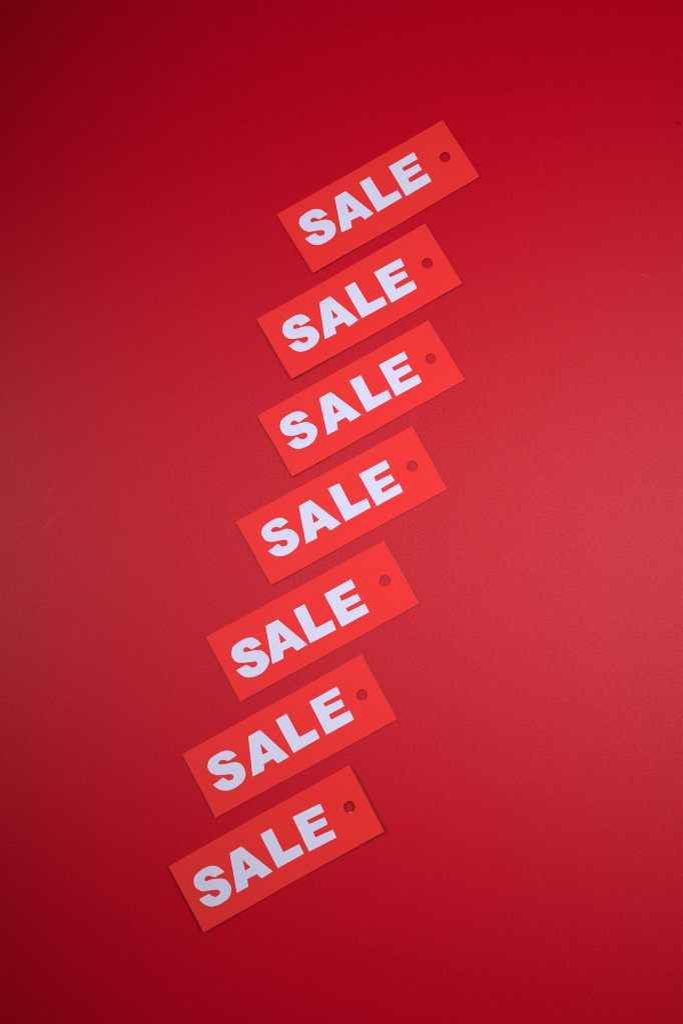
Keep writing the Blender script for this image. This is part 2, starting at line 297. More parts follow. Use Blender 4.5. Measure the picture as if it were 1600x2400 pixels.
 letters=[('S',[[(-0.025140,0.004361),(-0.025310,0.004974),(-0.025499,0.005561),(-0.025736,0.006079),(-0.026016,0.006566),(-0.026331,0.007054),(-0.026719,0.007517),(-0.027234,0.007944),(-0.027814,0.008325),(-0.028418,0.008646),(-0.029039,0.008904),(-0.029617,0.009084),(-0.030270,0.009201),(-0.031137,0.009264),(-0.032091,0.009276),(-0.033070,0.009243),(-0.034014,0.009171),(-0.034823,0.009077),(-0.035548,0.008926),(-0.036209,0.008684),(-0.036798,0.008363),(-0.037315,0.007943),(-0.037762,0.007482),(-0.038139,0.007052),(-0.038446,0.006603),(-0.038681,0.006113),(-0.038848,0.005566),(-0.038950,0.004903),(-0.038988,0.004224),(-0.038974,0.003634),(-0.038875,0.003056),(-0.038656,0.002419),(-0.038343,0.001811),(-0.037948,0.001313),(-0.037476,0.000882),(-0.036919,0.000498),(-0.036328,0.000173),(-0.035771,-0.000074),(-0.035190,-0.000278),(-0.034533,-0.000469),(-0.033845,-0.000641),(-0.033142,-0.000802),(-0.032467,-0.000944),(-0.031878,-0.001052),(-0.031343,-0.001151),(-0.030827,-0.001251),(-0.030384,-0.001376),(-0.030069,-0.001555),(-0.029844,-0.001791),(-0.029689,-0.002118),(-0.029612,-0.002474),(-0.029605,-0.002805),(-0.029707,-0.003131),(-0.029984,-0.003488),(-0.030361,-0.003788),(-0.030794,-0.003939),(-0.031255,-0.003994),(-0.031702,-0.003979),(-0.032129,-0.003895),(-0.032518,-0.003760),(-0.032868,-0.003558),(-0.033167,-0.003266),(-0.033437,-0.002922),(-0.033697,-0.002553),(-0.033938,-0.002166),(-0.034147,-0.001777),(-0.034346,-0.001384),(-0.034951,-0.001487),(-0.035634,-0.001605),(-0.036541,-0.001779),(-0.037536,-0.001953),(-0.038523,-0.002072),(-0.039520,-0.002176),(-0.039311,-0.002727),(-0.039072,-0.003295),(-0.038751,-0.003923),(-0.038389,-0.004545),(-0.038018,-0.005102),(-0.037604,-0.005617),(-0.037123,-0.006116),(-0.036580,-0.006540),(-0.035994,-0.006821),(-0.035306,-0.007023),(-0.034434,-0.007194),(-0.033461,-0.007323),(-0.032401,-0.007436),(-0.031376,-0.007475),(-0.030558,-0.007366),(-0.029810,-0.007177),(-0.029032,-0.006970),(-0.028292,-0.006693),(-0.027634,-0.006290),(-0.027023,-0.005832),(-0.026421,-0.005382),(-0.025871,-0.004904),(-0.025398,-0.004391),(-0.025012,-0.003809),(-0.024723,-0.003073),(-0.024555,-0.002328),(-0.024536,-0.001742),(-0.024666,-0.001159),(-0.024992,-0.000437),(-0.025398,0.000282),(-0.025774,0.000885),(-0.026150,0.001418),(-0.026484,0.001906),(-0.026886,0.002308),(-0.027475,0.002554),(-0.028186,0.002756),(-0.029024,0.003041),(-0.029899,0.003295),(-0.030718,0.003407),(-0.031485,0.003510),(-0.032158,0.003726),(-0.032777,0.003968),(-0.033365,0.004179),(-0.033937,0.004384),(-0.034016,0.004646),(-0.034027,0.004909),(-0.033851,0.005185),(-0.033569,0.005442),(-0.033222,0.005661),(-0.032818,0.005809),(-0.032360,0.005838),(-0.031908,0.005771),(-0.031529,0.005617),(-0.031202,0.005374),(-0.030943,0.005017),(-0.030700,0.004617),(-0.030415,0.004239),(-0.030120,0.003863),(-0.029634,0.003923),(-0.029035,0.003994),(-0.028090,0.004104),(-0.027043,0.004216),(-0.026086,0.004294)]]),
  ('A',[[(-0.016678,0.008979),(-0.010813,0.009037),(-0.003966,-0.006947),(-0.009808,-0.007218),(-0.010548,-0.004399),(-0.015364,-0.004436),(-0.016395,-0.007518),(-0.021888,-0.007468)],[(-0.013106,0.003877),(-0.011754,-0.000716),(-0.014406,-0.000709)]]),
  ('L',[[(-0.000768,0.009271),(0.004890,0.009061),(0.004496,-0.002538),(0.012102,-0.002967),(0.011927,-0.007234),(-0.001123,-0.007144)]]),
  ('E',[[(0.014364,0.009018),(0.027622,0.008794),(0.027357,0.005007),(0.018976,0.005178),(0.018958,0.003224),(0.026237,0.002696),(0.026270,-0.000572),(0.018889,-0.000736),(0.018785,-0.003090),(0.027601,-0.003523),(0.027468,-0.007450),(0.014034,-0.007309)]])],
 burr=[],
 smudges=[]),
dict(label='red card SALE tag in the middle, with three tags above and three below',
 at=(0.000221,0.003097), rot=0.50447, lift=(0.00080,0.00025,0.00002,0.00010),
 card=[(-0.045272,0.016146),(-0.041506,0.016175),(-0.037740,0.016186),(-0.033974,0.016238),(-0.030208,0.016242),(-0.026443,0.016272),(-0.022677,0.016280),(-0.018911,0.016289),(-0.015145,0.016300),(-0.011379,0.016284),(-0.007613,0.016283),(-0.003847,0.016275),(-0.000081,0.016278),(0.003685,0.016299),(0.007451,0.016273),(0.011217,0.016292),(0.014983,0.016288),(0.018749,0.016289),(0.022515,0.016293),(0.026281,0.016274),(0.030047,0.016294),(0.033813,0.016312),(0.037579,0.016287),(0.041345,0.016298),(0.045111,0.016301),(0.045042,0.012199),(0.045033,0.008097),(0.045098,0.003995),(0.045128,-0.000108),(0.045040,-0.004209),(0.044909,-0.008310),(0.044836,-0.012411),(0.044818,-0.016513),(0.041077,-0.016544),(0.037337,-0.016533),(0.033596,-0.016537),(0.029856,-0.016555),(0.026116,-0.016540),(0.022375,-0.016523),(0.018635,-0.016477),(0.014895,-0.016464),(0.011154,-0.016440),(0.007414,-0.016429),(0.003673,-0.016394),(-0.000067,-0.016426),(-0.003807,-0.016419),(-0.007548,-0.016434),(-0.011288,-0.016433),(-0.015028,-0.016469),(-0.018769,-0.016508),(-0.022509,-0.016491),(-0.026250,-0.016526),(-0.029990,-0.016534),(-0.033730,-0.016513),(-0.037471,-0.016518),(-0.041211,-0.016485),(-0.044951,-0.016466),(-0.045106,-0.012391),(-0.045183,-0.008314),(-0.045179,-0.004238),(-0.045158,-0.000160),(-0.045190,0.003916),(-0.045277,0.007992),(-0.045289,0.012069)],
 hole=[(0.038534,0.000099),(0.038476,0.000484),(0.038414,0.000869),(0.038250,0.001223),(0.038044,0.001552),(0.037802,0.001857),(0.037526,0.002139),(0.037163,0.002296),(0.036808,0.002451),(0.036436,0.002575),(0.036044,0.002576),(0.035649,0.002589),(0.035274,0.002467),(0.034914,0.002315),(0.034578,0.002115),(0.034261,0.001881),(0.034022,0.001567),(0.033819,0.001232),(0.033675,0.000868),(0.033619,0.000483),(0.033575,0.000099),(0.033559,-0.000295),(0.033664,-0.000675),(0.033820,-0.001034),(0.034022,-0.001370),(0.034293,-0.001651),(0.034578,-0.001918),(0.034923,-0.002100),(0.035273,-0.002273),(0.035657,-0.002342),(0.036044,-0.002383),(0.036434,-0.002365),(0.036810,-0.002259),(0.037178,-0.002128),(0.037510,-0.001920),(0.037806,-0.001664),(0.038076,-0.001378),(0.038232,-0.001017),(0.038377,-0.000660),(0.038511,-0.000292)],
 letters=[('S',[[(-0.024728,0.004894),(-0.025012,0.005570),(-0.025305,0.006212),(-0.025601,0.006762),(-0.025953,0.007260),(-0.026424,0.007743),(-0.026986,0.008164),(-0.027629,0.008488),(-0.028355,0.008728),(-0.029184,0.008885),(-0.030056,0.008964),(-0.030907,0.008957),(-0.031767,0.008898),(-0.032663,0.008824),(-0.033542,0.008712),(-0.034359,0.008557),(-0.035114,0.008339),(-0.035799,0.008031),(-0.036397,0.007656),(-0.036883,0.007210),(-0.037270,0.006748),(-0.037552,0.006354),(-0.037755,0.005937),(-0.037916,0.005420),(-0.038000,0.004842),(-0.037974,0.004203),(-0.037870,0.003542),(-0.037723,0.002877),(-0.037500,0.002265),(-0.037165,0.001799),(-0.036756,0.001398),(-0.036309,0.000997),(-0.035798,0.000644),(-0.035205,0.000389),(-0.034543,0.000158),(-0.033798,-0.000133),(-0.033027,-0.000410),(-0.032273,-0.000614),(-0.031564,-0.000796),(-0.030937,-0.000990),(-0.030406,-0.001184),(-0.030005,-0.001356),(-0.029702,-0.001569),(-0.029472,-0.001896),(-0.029329,-0.002280),(-0.029280,-0.002703),(-0.029333,-0.003123),(-0.029512,-0.003495),(-0.029778,-0.003800),(-0.030102,-0.004000),(-0.030479,-0.004108),(-0.030913,-0.004111),(-0.031356,-0.004042),(-0.031757,-0.003941),(-0.032123,-0.003775),(-0.032440,-0.003520),(-0.032716,-0.003190),(-0.032945,-0.002772),(-0.033162,-0.002332),(-0.033407,-0.001945),(-0.033658,-0.001569),(-0.034293,-0.001671),(-0.034995,-0.001790),(-0.035879,-0.001967),(-0.036861,-0.002150),(-0.037905,-0.002289),(-0.038980,-0.002417),(-0.038670,-0.003121),(-0.038357,-0.003784),(-0.038044,-0.004324),(-0.037710,-0.004828),(-0.037335,-0.005394),(-0.036934,-0.005912),(-0.036532,-0.006271),(-0.036075,-0.006566),(-0.035483,-0.006857),(-0.034860,-0.007123),(-0.034332,-0.007375),(-0.033742,-0.007582),(-0.032932,-0.007716),(-0.032029,-0.007785),(-0.031110,-0.007791),(-0.030173,-0.007728),(-0.029229,-0.007584),(-0.028304,-0.007371),(-0.027418,-0.007108),(-0.026603,-0.006768),(-0.025906,-0.006315),(-0.025306,-0.005789),(-0.024787,-0.005209),(-0.024384,-0.004604),(-0.024141,-0.004045),(-0.024012,-0.003424),(-0.023964,-0.002590),(-0.024004,-0.001737),(-0.024133,-0.001031),(-0.024340,-0.000399),(-0.024624,0.000180),(-0.024956,0.000707),(-0.025296,0.001200),(-0.025668,0.001636),(-0.026066,0.001989),(-0.026529,0.002292),(-0.027113,0.002584),(-0.027768,0.002816),(-0.028467,0.002913),(-0.029200,0.002983),(-0.029964,0.003119),(-0.030710,0.003286),(-0.031390,0.003497),(-0.031999,0.003714),(-0.032525,0.003893),(-0.032943,0.004077),(-0.033217,0.004294),(-0.033374,0.004543),(-0.033401,0.004841),(-0.033374,0.005158),(-0.033121,0.005366),(-0.032826,0.005551),(-0.032409,0.005684),(-0.031949,0.005764),(-0.031503,0.005797),(-0.031051,0.005735),(-0.030600,0.005523),(-0.030132,0.005186),(-0.029620,0.004701),(-0.029094,0.004156),(-0.028691,0.004222),(-0.028170,0.004313),(-0.027274,0.004490),(-0.026296,0.004674),(-0.025493,0.004793)]]),
  ('A',[[(-0.017204,0.008830),(-0.011367,0.008921),(-0.004431,-0.007156),(-0.010076,-0.007552),(-0.011003,-0.004638),(-0.015861,-0.004667),(-0.016983,-0.007762),(-0.022503,-0.007569)],[(-0.013554,0.003616),(-0.012073,-0.001062),(-0.015114,-0.001071)]]),
  ('L',[[(-0.001932,0.009601),(0.003674,0.009234),(0.003385,-0.002326),(0.011265,-0.002784),(0.010776,-0.007198),(-0.002190,-0.007295)]]),
  ('E',[[(0.013331,0.008550),(0.027100,0.008407),(0.027055,0.004528),(0.018713,0.004340),(0.018599,0.001906),(0.025940,0.001612),(0.026067,-0.001691),(0.018702,-0.001966),(0.018631,-0.004054),(0.027081,-0.003792),(0.026964,-0.007912),(0.013367,-0.007894)]])],
 burr=[],
 smudges=[]),
dict(label='red card SALE tag with S, A and L nearly touching, third from bottom',
 at=(-0.012712,-0.048653), rot=0.50051, lift=(0.00050,0.00020,0.00002,0.00008),
 card=[(-0.045044,0.016153),(-0.041292,0.016163),(-0.037540,0.016143),(-0.033787,0.016142),(-0.030035,0.016145),(-0.026283,0.016141),(-0.022531,0.016090),(-0.018778,0.016112),(-0.015026,0.016101),(-0.011274,0.016084),(-0.007522,0.016081),(-0.003770,0.016081),(-0.000017,0.016065),(0.003735,0.016090),(0.007487,0.016093),(0.011239,0.016098),(0.014992,0.016124),(0.018744,0.016148),(0.022496,0.016116),(0.026248,0.016110),(0.030001,0.016097),(0.033753,0.016120),(0.037505,0.016064),(0.041257,0.016031),(0.045009,0.015994),(0.044944,0.011983),(0.045002,0.007972),(0.045142,0.003962),(0.045224,-0.000049),(0.045190,-0.004060),(0.045105,-0.008071),(0.045107,-0.012082),(0.045218,-0.016092),(0.041449,-0.016088),(0.037681,-0.016108),(0.033913,-0.016157),(0.030144,-0.016168),(0.026376,-0.016176),(0.022607,-0.016188),(0.018839,-0.016184),(0.015070,-0.016219),(0.011302,-0.016235),(0.007533,-0.016249),(0.003765,-0.016235),(-0.000003,-0.016236),(-0.003772,-0.016228),(-0.007540,-0.016259),(-0.011309,-0.016267),(-0.015077,-0.016242),(-0.018846,-0.016255),(-0.022614,-0.016255),(-0.026383,-0.016249),(-0.030151,-0.016229),(-0.033920,-0.016257),(-0.037688,-0.016272),(-0.041457,-0.016251),(-0.045225,-0.016272),(-0.045193,-0.012219),(-0.045189,-0.008165),(-0.045183,-0.004112),(-0.045170,-0.000059),(-0.045138,0.003994),(-0.045097,0.008047),(-0.045081,0.012100)],
 hole=[(0.038994,0.000041),(0.038997,0.000436),(0.038888,0.000817),(0.038727,0.001176),(0.038502,0.001496),(0.038292,0.001834),(0.037971,0.002066),(0.037638,0.002276),(0.037282,0.002450),(0.036890,0.002512),(0.036499,0.002565),(0.036105,0.002532),(0.035714,0.002456),(0.035344,0.002308),(0.035026,0.002068),(0.034701,0.001838),(0.034459,0.001523),(0.034248,0.001188),(0.034103,0.000819),(0.033991,0.000438),(0.034000,0.000041),(0.034001,-0.000355),(0.034076,-0.000746),(0.034256,-0.001102),(0.034424,-0.001467),(0.034725,-0.001733),(0.035013,-0.002004),(0.035358,-0.002199),(0.035723,-0.002348),(0.036108,-0.002430),(0.036499,-0.002472),(0.036894,-0.002451),(0.037274,-0.002344),(0.037653,-0.002224),(0.038001,-0.002026),(0.038262,-0.001722),(0.038554,-0.001453),(0.038751,-0.001107),(0.038904,-0.000741),(0.039041,-0.000362)],
 letters=[('S',[[(-0.025036,0.001675),(-0.025232,0.002491),(-0.025448,0.003286),(-0.025713,0.004045),(-0.026025,0.004732),(-0.026408,0.005296),(-0.026821,0.005769),(-0.027206,0.006156),(-0.027645,0.006475),(-0.028241,0.006748),(-0.028883,0.006969),(-0.029461,0.007136),(-0.030086,0.007248),(-0.030858,0.007297),(-0.031708,0.007304),(-0.032631,0.007298),(-0.033540,0.007248),(-0.034333,0.007106),(-0.035053,0.006944),(-0.035708,0.006858),(-0.036298,0.006719),(-0.036815,0.006409),(-0.037291,0.005982),(-0.037769,0.005439),(-0.038208,0.004828),(-0.038598,0.004195),(-0.038892,0.003547),(-0.039029,0.002922),(-0.039045,0.002279),(-0.038957,0.001559),(-0.038762,0.000848),(-0.038453,0.000199),(-0.038060,-0.000361),(-0.037622,-0.000750),(-0.037097,-0.001082),(-0.036430,-0.001462),(-0.035700,-0.001829),(-0.034971,-0.002147),(-0.034233,-0.002450),(-0.033471,-0.002776),(-0.032766,-0.003070),(-0.032222,-0.003277),(-0.031757,-0.003426),(-0.031335,-0.003513),(-0.030936,-0.003573),(-0.030732,-0.003929),(-0.030575,-0.004297),(-0.030525,-0.004714),(-0.030593,-0.005113),(-0.030831,-0.005442),(-0.031176,-0.005695),(-0.031589,-0.005840),(-0.032036,-0.005901),(-0.032473,-0.005895),(-0.032887,-0.005811),(-0.033241,-0.005649),(-0.033564,-0.005396),(-0.033883,-0.005012),(-0.034177,-0.004582),(-0.034428,-0.004176),(-0.034655,-0.003796),(-0.034870,-0.003481),(-0.035079,-0.003189),(-0.035740,-0.003199),(-0.036434,-0.003200),(-0.037194,-0.003169),(-0.038050,-0.003142),(-0.039078,-0.003157),(-0.040169,-0.003185),(-0.039957,-0.004031),(-0.039716,-0.004856),(-0.039396,-0.005640),(-0.039023,-0.006359),(-0.038590,-0.006983),(-0.038144,-0.007513),(-0.037768,-0.007912),(-0.037342,-0.008250),(-0.036735,-0.008602),(-0.036055,-0.008923),(-0.035395,-0.009194),(-0.034669,-0.009411),(-0.033786,-0.009562),(-0.032852,-0.009654),(-0.031948,-0.009698),(-0.031056,-0.009661),(-0.030183,-0.009500),(-0.029336,-0.009251),(-0.028524,-0.008935),(-0.027753,-0.008540),(-0.027019,-0.008035),(-0.026365,-0.007496),(-0.025836,-0.007034),(-0.025427,-0.006506),(-0.025131,-0.005776),(-0.024990,-0.004942),(-0.025078,-0.004029),(-0.025289,-0.003124),(-0.025541,-0.002310),(-0.025834,-0.001623),(-0.026114,-0.001184),(-0.026459,-0.000830),(-0.026959,-0.000415),(-0.027527,-0.000022),(-0.028101,0.000307),(-0.028701,0.000589),(-0.029330,0.000816),(-0.029975,0.001013),(-0.030627,0.001198),(-0.031280,0.001379),(-0.031956,0.001570),(-0.032566,0.001780),(-0.033029,0.002028),(-0.033341,0.002293),(-0.033460,0.002553),(-0.033432,0.002824),(-0.033277,0.003141),(-0.033031,0.003433),(-0.032738,0.003639),(-0.032402,0.003766),(-0.032042,0.003807),(-0.031665,0.003741),(-0.031265,0.003524),(-0.030896,0.003216),(-0.030630,0.002851),(-0.030405,0.002451),(-0.030181,0.002054),(-0.029962,0.001653),(-0.029393,0.001632),(-0.028747,0.001622),(-0.027873,0.001647),(-0.026915,0.001676),(-0.025979,0.001679)]]),
  ('A',[[(-0.019540,0.007812),(-0.013488,0.007799),(-0.007204,-0.008267),(-0.012501,-0.008437),(-0.013558,-0.005652),(-0.018083,-0.005460),(-0.019355,-0.008606),(-0.024847,-0.008377)],[(-0.015978,0.002656),(-0.014508,-0.002141),(-0.017363,-0.002151)]]),
  ('L',[[(-0.005393,0.008108),(0.000203,0.008137),(-0.000400,-0.003634),(0.007573,-0.003840),(0.007066,-0.008569),(-0.005835,-0.008374)]]),
  ('E',[[(0.009936,0.007850),(0.023659,0.007986),(0.023613,0.003835),(0.015428,0.003846),(0.015284,0.001483),(0.023021,0.000922),(0.023093,-0.002351),(0.015370,-0.002295),(0.015412,-0.004182),(0.023772,-0.004516),(0.023749,-0.008737),(0.009873,-0.008673)]])],
 burr=[],
 smudges=[]),
dict(label='red card SALE tag directly above the lowest tag, smudge on its S',
 at=(-0.022801,-0.099442), rot=0.49934, lift=(0.00060,0.00018,0.00002,0.00010),
 card=[(-0.044861,0.015604),(-0.041110,0.015617),(-0.037359,0.015630),(-0.033609,0.015657),(-0.029858,0.015690),(-0.026108,0.015703),(-0.022357,0.015735),(-0.018606,0.015748),(-0.014856,0.015789),(-0.011105,0.015825),(-0.007355,0.015828),(-0.003605,0.015896),(0.000146,0.015885),(0.003897,0.015897),(0.007647,0.015947),(0.011398,0.015967),(0.015149,0.015949),(0.018900,0.015970),(0.022650,0.016041),(0.026401,0.016039),(0.030151,0.016056),(0.033901,0.016125),(0.037651,0.016216),(0.041402,0.016265),(0.045152,0.016326),(0.045070,0.012255),(0.045023,0.008184),(0.045014,0.004113),(0.045015,0.000042),(0.045054,-0.004029),(0.045080,-0.008100),(0.045048,-0.012171),(0.044943,-0.016242),(0.041193,-0.016216),(0.037443,-0.016183),(0.033692,-0.016185),(0.029942,-0.016203),(0.026192,-0.016175),(0.022442,-0.016159),(0.018692,-0.016157),(0.014941,-0.016156),(0.011191,-0.016146),(0.007441,-0.016127),(0.003691,-0.016099),(-0.000059,-0.016086),(-0.003809,-0.016060),(-0.007559,-0.015991),(-0.011309,-0.015944),(-0.015059,-0.015915),(-0.018809,-0.015834),(-0.022559,-0.015800),(-0.026309,-0.015763),(-0.030059,-0.015737),(-0.033809,-0.015707),(-0.037559,-0.015681),(-0.041309,-0.015682),(-0.045060,-0.015668),(-0.045016,-0.011759),(-0.044975,-0.007850),(-0.044948,-0.003941),(-0.044969,-0.000032),(-0.045024,0.003877),(-0.045032,0.007786),(-0.044966,0.011695)],
 hole=[(0.039034,0.000413),(0.038960,0.000801),(0.038920,0.001196),(0.038745,0.001552),(0.038524,0.001877),(0.038283,0.002186),(0.037993,0.002455),(0.037632,0.002615),(0.037276,0.002772),(0.036897,0.002861),(0.036510,0.002915),(0.036118,0.002889),(0.035737,0.002790),(0.035382,0.002627),(0.035047,0.002426),(0.034726,0.002197),(0.034470,0.001895),(0.034281,0.001549),(0.034158,0.001177),(0.034029,0.000806),(0.034005,0.000413),(0.034037,0.000022),(0.034100,-0.000370),(0.034269,-0.000729),(0.034504,-0.001044),(0.034757,-0.001340),(0.035025,-0.001631),(0.035374,-0.001817),(0.035732,-0.001980),(0.036119,-0.002053),(0.036510,-0.002067),(0.036902,-0.002061),(0.037292,-0.001994),(0.037648,-0.001820),(0.037966,-0.001591),(0.038273,-0.001350),(0.038524,-0.001051),(0.038741,-0.000723),(0.038907,-0.000366),(0.039018,0.000016)],
 letters=[('S',[[(-0.024375,0.003673),(-0.024531,0.004277),(-0.024708,0.004860),(-0.024926,0.005383),(-0.025208,0.005872),(-0.025600,0.006340),(-0.026061,0.006782),(-0.026566,0.007210),(-0.027120,0.007582),(-0.027731,0.007847),(-0.028362,0.008039),(-0.028948,0.008176),(-0.029580,0.008261),(-0.030357,0.008299),(-0.031191,0.008299),(-0.032032,0.008268),(-0.032869,0.008211),(-0.033677,0.008147),(-0.034443,0.008038),(-0.035155,0.007855),(-0.035790,0.007593),(-0.036299,0.007217),(-0.036737,0.006783),(-0.037157,0.006331),(-0.037512,0.005880),(-0.037770,0.005514),(-0.037935,0.005080),(-0.037999,0.004392),(-0.037967,0.003624),(-0.037844,0.002871),(-0.037621,0.002183),(-0.037281,0.001691),(-0.036859,0.001250),(-0.036393,0.000716),(-0.035854,0.000215),(-0.035207,-0.000142),(-0.034505,-0.000450),(-0.033771,-0.000785),(-0.033068,-0.001089),(-0.032489,-0.001307),(-0.031956,-0.001506),(-0.031398,-0.001745),(-0.030881,-0.001991),(-0.030438,-0.002204),(-0.030089,-0.002453),(-0.029870,-0.002823),(-0.029758,-0.003223),(-0.029739,-0.003588),(-0.029832,-0.003919),(-0.030068,-0.004204),(-0.030396,-0.004420),(-0.030786,-0.004527),(-0.031212,-0.004562),(-0.031647,-0.004561),(-0.032064,-0.004493),(-0.032426,-0.004337),(-0.032740,-0.004094),(-0.032993,-0.003733),(-0.033217,-0.003318),(-0.033446,-0.002889),(-0.033662,-0.002486),(-0.033850,-0.002186),(-0.034027,-0.001918),(-0.034686,-0.002018),(-0.035395,-0.002126),(-0.036238,-0.002272),(-0.037171,-0.002405),(-0.038198,-0.002467),(-0.039265,-0.002507),(-0.039076,-0.003217),(-0.038855,-0.003907),(-0.038550,-0.004549),(-0.038187,-0.005155),(-0.037775,-0.005738),(-0.037301,-0.006271),(-0.036752,-0.006716),(-0.036125,-0.007120),(-0.035384,-0.007551),(-0.034624,-0.007912),(-0.033982,-0.008097),(-0.033296,-0.008199),(-0.032414,-0.008296),(-0.031442,-0.008332),(-0.030436,-0.008267),(-0.029406,-0.008123),(-0.028341,-0.007916),(-0.027361,-0.007625),(-0.026627,-0.007226),(-0.026003,-0.006749),(-0.025368,-0.006222),(-0.024836,-0.005620),(-0.024515,-0.004912),(-0.024312,-0.004139),(-0.024160,-0.003310),(-0.024098,-0.002487),(-0.024147,-0.001736),(-0.024297,-0.001051),(-0.024561,-0.000442),(-0.024881,0.000080),(-0.025167,0.000484),(-0.025521,0.000829),(-0.026051,0.001175),(-0.026652,0.001491),(-0.027247,0.001768),(-0.027863,0.002005),(-0.028499,0.002186),(-0.029164,0.002348),(-0.029889,0.002518),(-0.030598,0.002719),(-0.031203,0.002992),(-0.031771,0.003301),(-0.032341,0.003622),(-0.032907,0.003952),(-0.032960,0.004184),(-0.032955,0.004420),(-0.032793,0.004690),(-0.032536,0.004929),(-0.032212,0.005087),(-0.031822,0.005158),(-0.031363,0.005114),(-0.030878,0.004982),(-0.030386,0.004773),(-0.029940,0.004513),(-0.029646,0.004230),(-0.029360,0.003931),(-0.028944,0.003597),(-0.028489,0.003337),(-0.028097,0.003289),(-0.027599,0.003337),(-0.026776,0.003410),(-0.025877,0.003504),(-0.025112,0.003588)]]),
  ('A',[[(-0.015976,0.008428),(-0.010192,0.008567),(-0.004407,-0.007826),(-0.010130,-0.007983),(-0.011078,-0.005161),(-0.015746,-0.005334),(-0.016693,-0.007885),(-0.022499,-0.007706)],[(-0.012823,0.003134),(-0.011427,-0.001616),(-0.014379,-0.001472)]]),
  ('L',[[(-0.002086,0.009061),(0.003412,0.009157),(0.003521,-0.002564),(0.011260,-0.002647),(0.011183,-0.007095),(-0.001959,-0.007345)]]),
  ('E',[[(0.014781,0.008945),(0.028475,0.009035),(0.028441,0.005449),(0.019715,0.005479),(0.019797,0.003671),(0.027533,0.003261),(0.027340,-0.000090),(0.019541,-0.000063),(0.019463,-0.002554),(0.028452,-0.002740),(0.028247,-0.007275),(0.014426,-0.007252)]])],
 burr=[(0.035087,-0.001732,0.817,0.000280,0.000102),(0.035534,-0.001968,1.241,0.000149,0.000197),(0.036469,-0.002160,1.422,0.000250,0.000194)],
 smudges=[(0,[(-0.027621,-0.006661),(-0.027514,-0.006765),(-0.027456,-0.006363),(-0.027448,-0.006011),(-0.027503,-0.005805),(-0.027567,-0.005677),(-0.027664,-0.005659),(-0.027703,-0.006022),(-0.027760,-0.006356),(-0.027657,-0.006426)])]),
dict(label='lowest red card SALE tag, its punched end curled up over a dark shadow',
 at=(-0.028205,-0.147942), rot=0.50294, lift=(0.00180,0.00240,0.00005,0.00030),
 card=[(-0.044582,0.016141),(-0.040848,0.016142),(-0.037114,0.016167),(-0.033380,0.016195),(-0.029646,0.016203),(-0.025912,0.016216),(-0.022178,0.016244),(-0.018444,0.016269),(-0.014710,0.016270),(-0.010976,0.016269),(-0.007242,0.016303),(-0.003508,0.016305),(0.000226,0.016316),(0.003960,0.016303),(0.007694,0.016297),(0.011428,0.016300),(0.015162,0.016284),(0.018896,0.016273),(0.022630,0.016290),(0.026364,0.016269),(0.030098,0.016284),(0.033832,0.016326),(0.037566,0.016328),(0.041300,0.016359),(0.045034,0.016418),(0.045005,0.012370),(0.044962,0.008323),(0.044929,0.004276),(0.044848,0.000230),(0.044729,-0.003816),(0.044639,-0.007862),(0.044604,-0.011909),(0.044544,-0.015956),(0.040842,-0.015986),(0.037139,-0.015993),(0.033437,-0.016002),(0.029734,-0.016012),(0.026032,-0.016014),(0.022329,-0.016000),(0.018627,-0.015998),(0.014924,-0.015945),(0.011222,-0.015937),(0.007519,-0.015909),(0.003817,-0.015915),(0.000114,-0.015908),(-0.003588,-0.015909),(-0.007291,-0.015917),(-0.010994,-0.015946),(-0.014696,-0.015982),(-0.018399,-0.016017),(-0.022101,-0.016023),(-0.025804,-0.016003),(-0.029506,-0.016003),(-0.033209,-0.015988),(-0.036911,-0.015953),(-0.040614,-0.015914),(-0.044316,-0.015867),(-0.044229,-0.011865),(-0.044252,-0.007863),(-0.044337,-0.003863),(-0.044436,0.000138),(-0.044434,0.004139),(-0.044430,0.008140),(-0.044454,0.012141)],
 hole=[(0.038813,0.000452),(0.038829,0.000848),(0.038736,0.001235),(0.038572,0.001597),(0.038362,0.001932),(0.038120,0.002247),(0.037817,0.002506),(0.037475,0.002710),(0.037099,0.002835),(0.036719,0.002942),(0.036325,0.002946),(0.035934,0.002917),(0.035548,0.002843),(0.035188,0.002683),(0.034845,0.002488),(0.034503,0.002273),(0.034273,0.001942),(0.034091,0.001590),(0.033965,0.001219),(0.033847,0.000844),(0.033829,0.000452),(0.033875,0.000064),(0.033909,-0.000333),(0.034084,-0.000690),(0.034275,-0.001037),(0.034495,-0.001378),(0.034837,-0.001595),(0.035177,-0.001800),(0.035542,-0.001956),(0.035930,-0.002037),(0.036325,-0.002056),(0.036719,-0.002038),(0.037112,-0.001971),(0.037468,-0.001793),(0.037792,-0.001568),(0.038092,-0.001316),(0.038350,-0.001020),(0.038574,-0.000695),(0.038735,-0.000331),(0.038828,0.000055)],
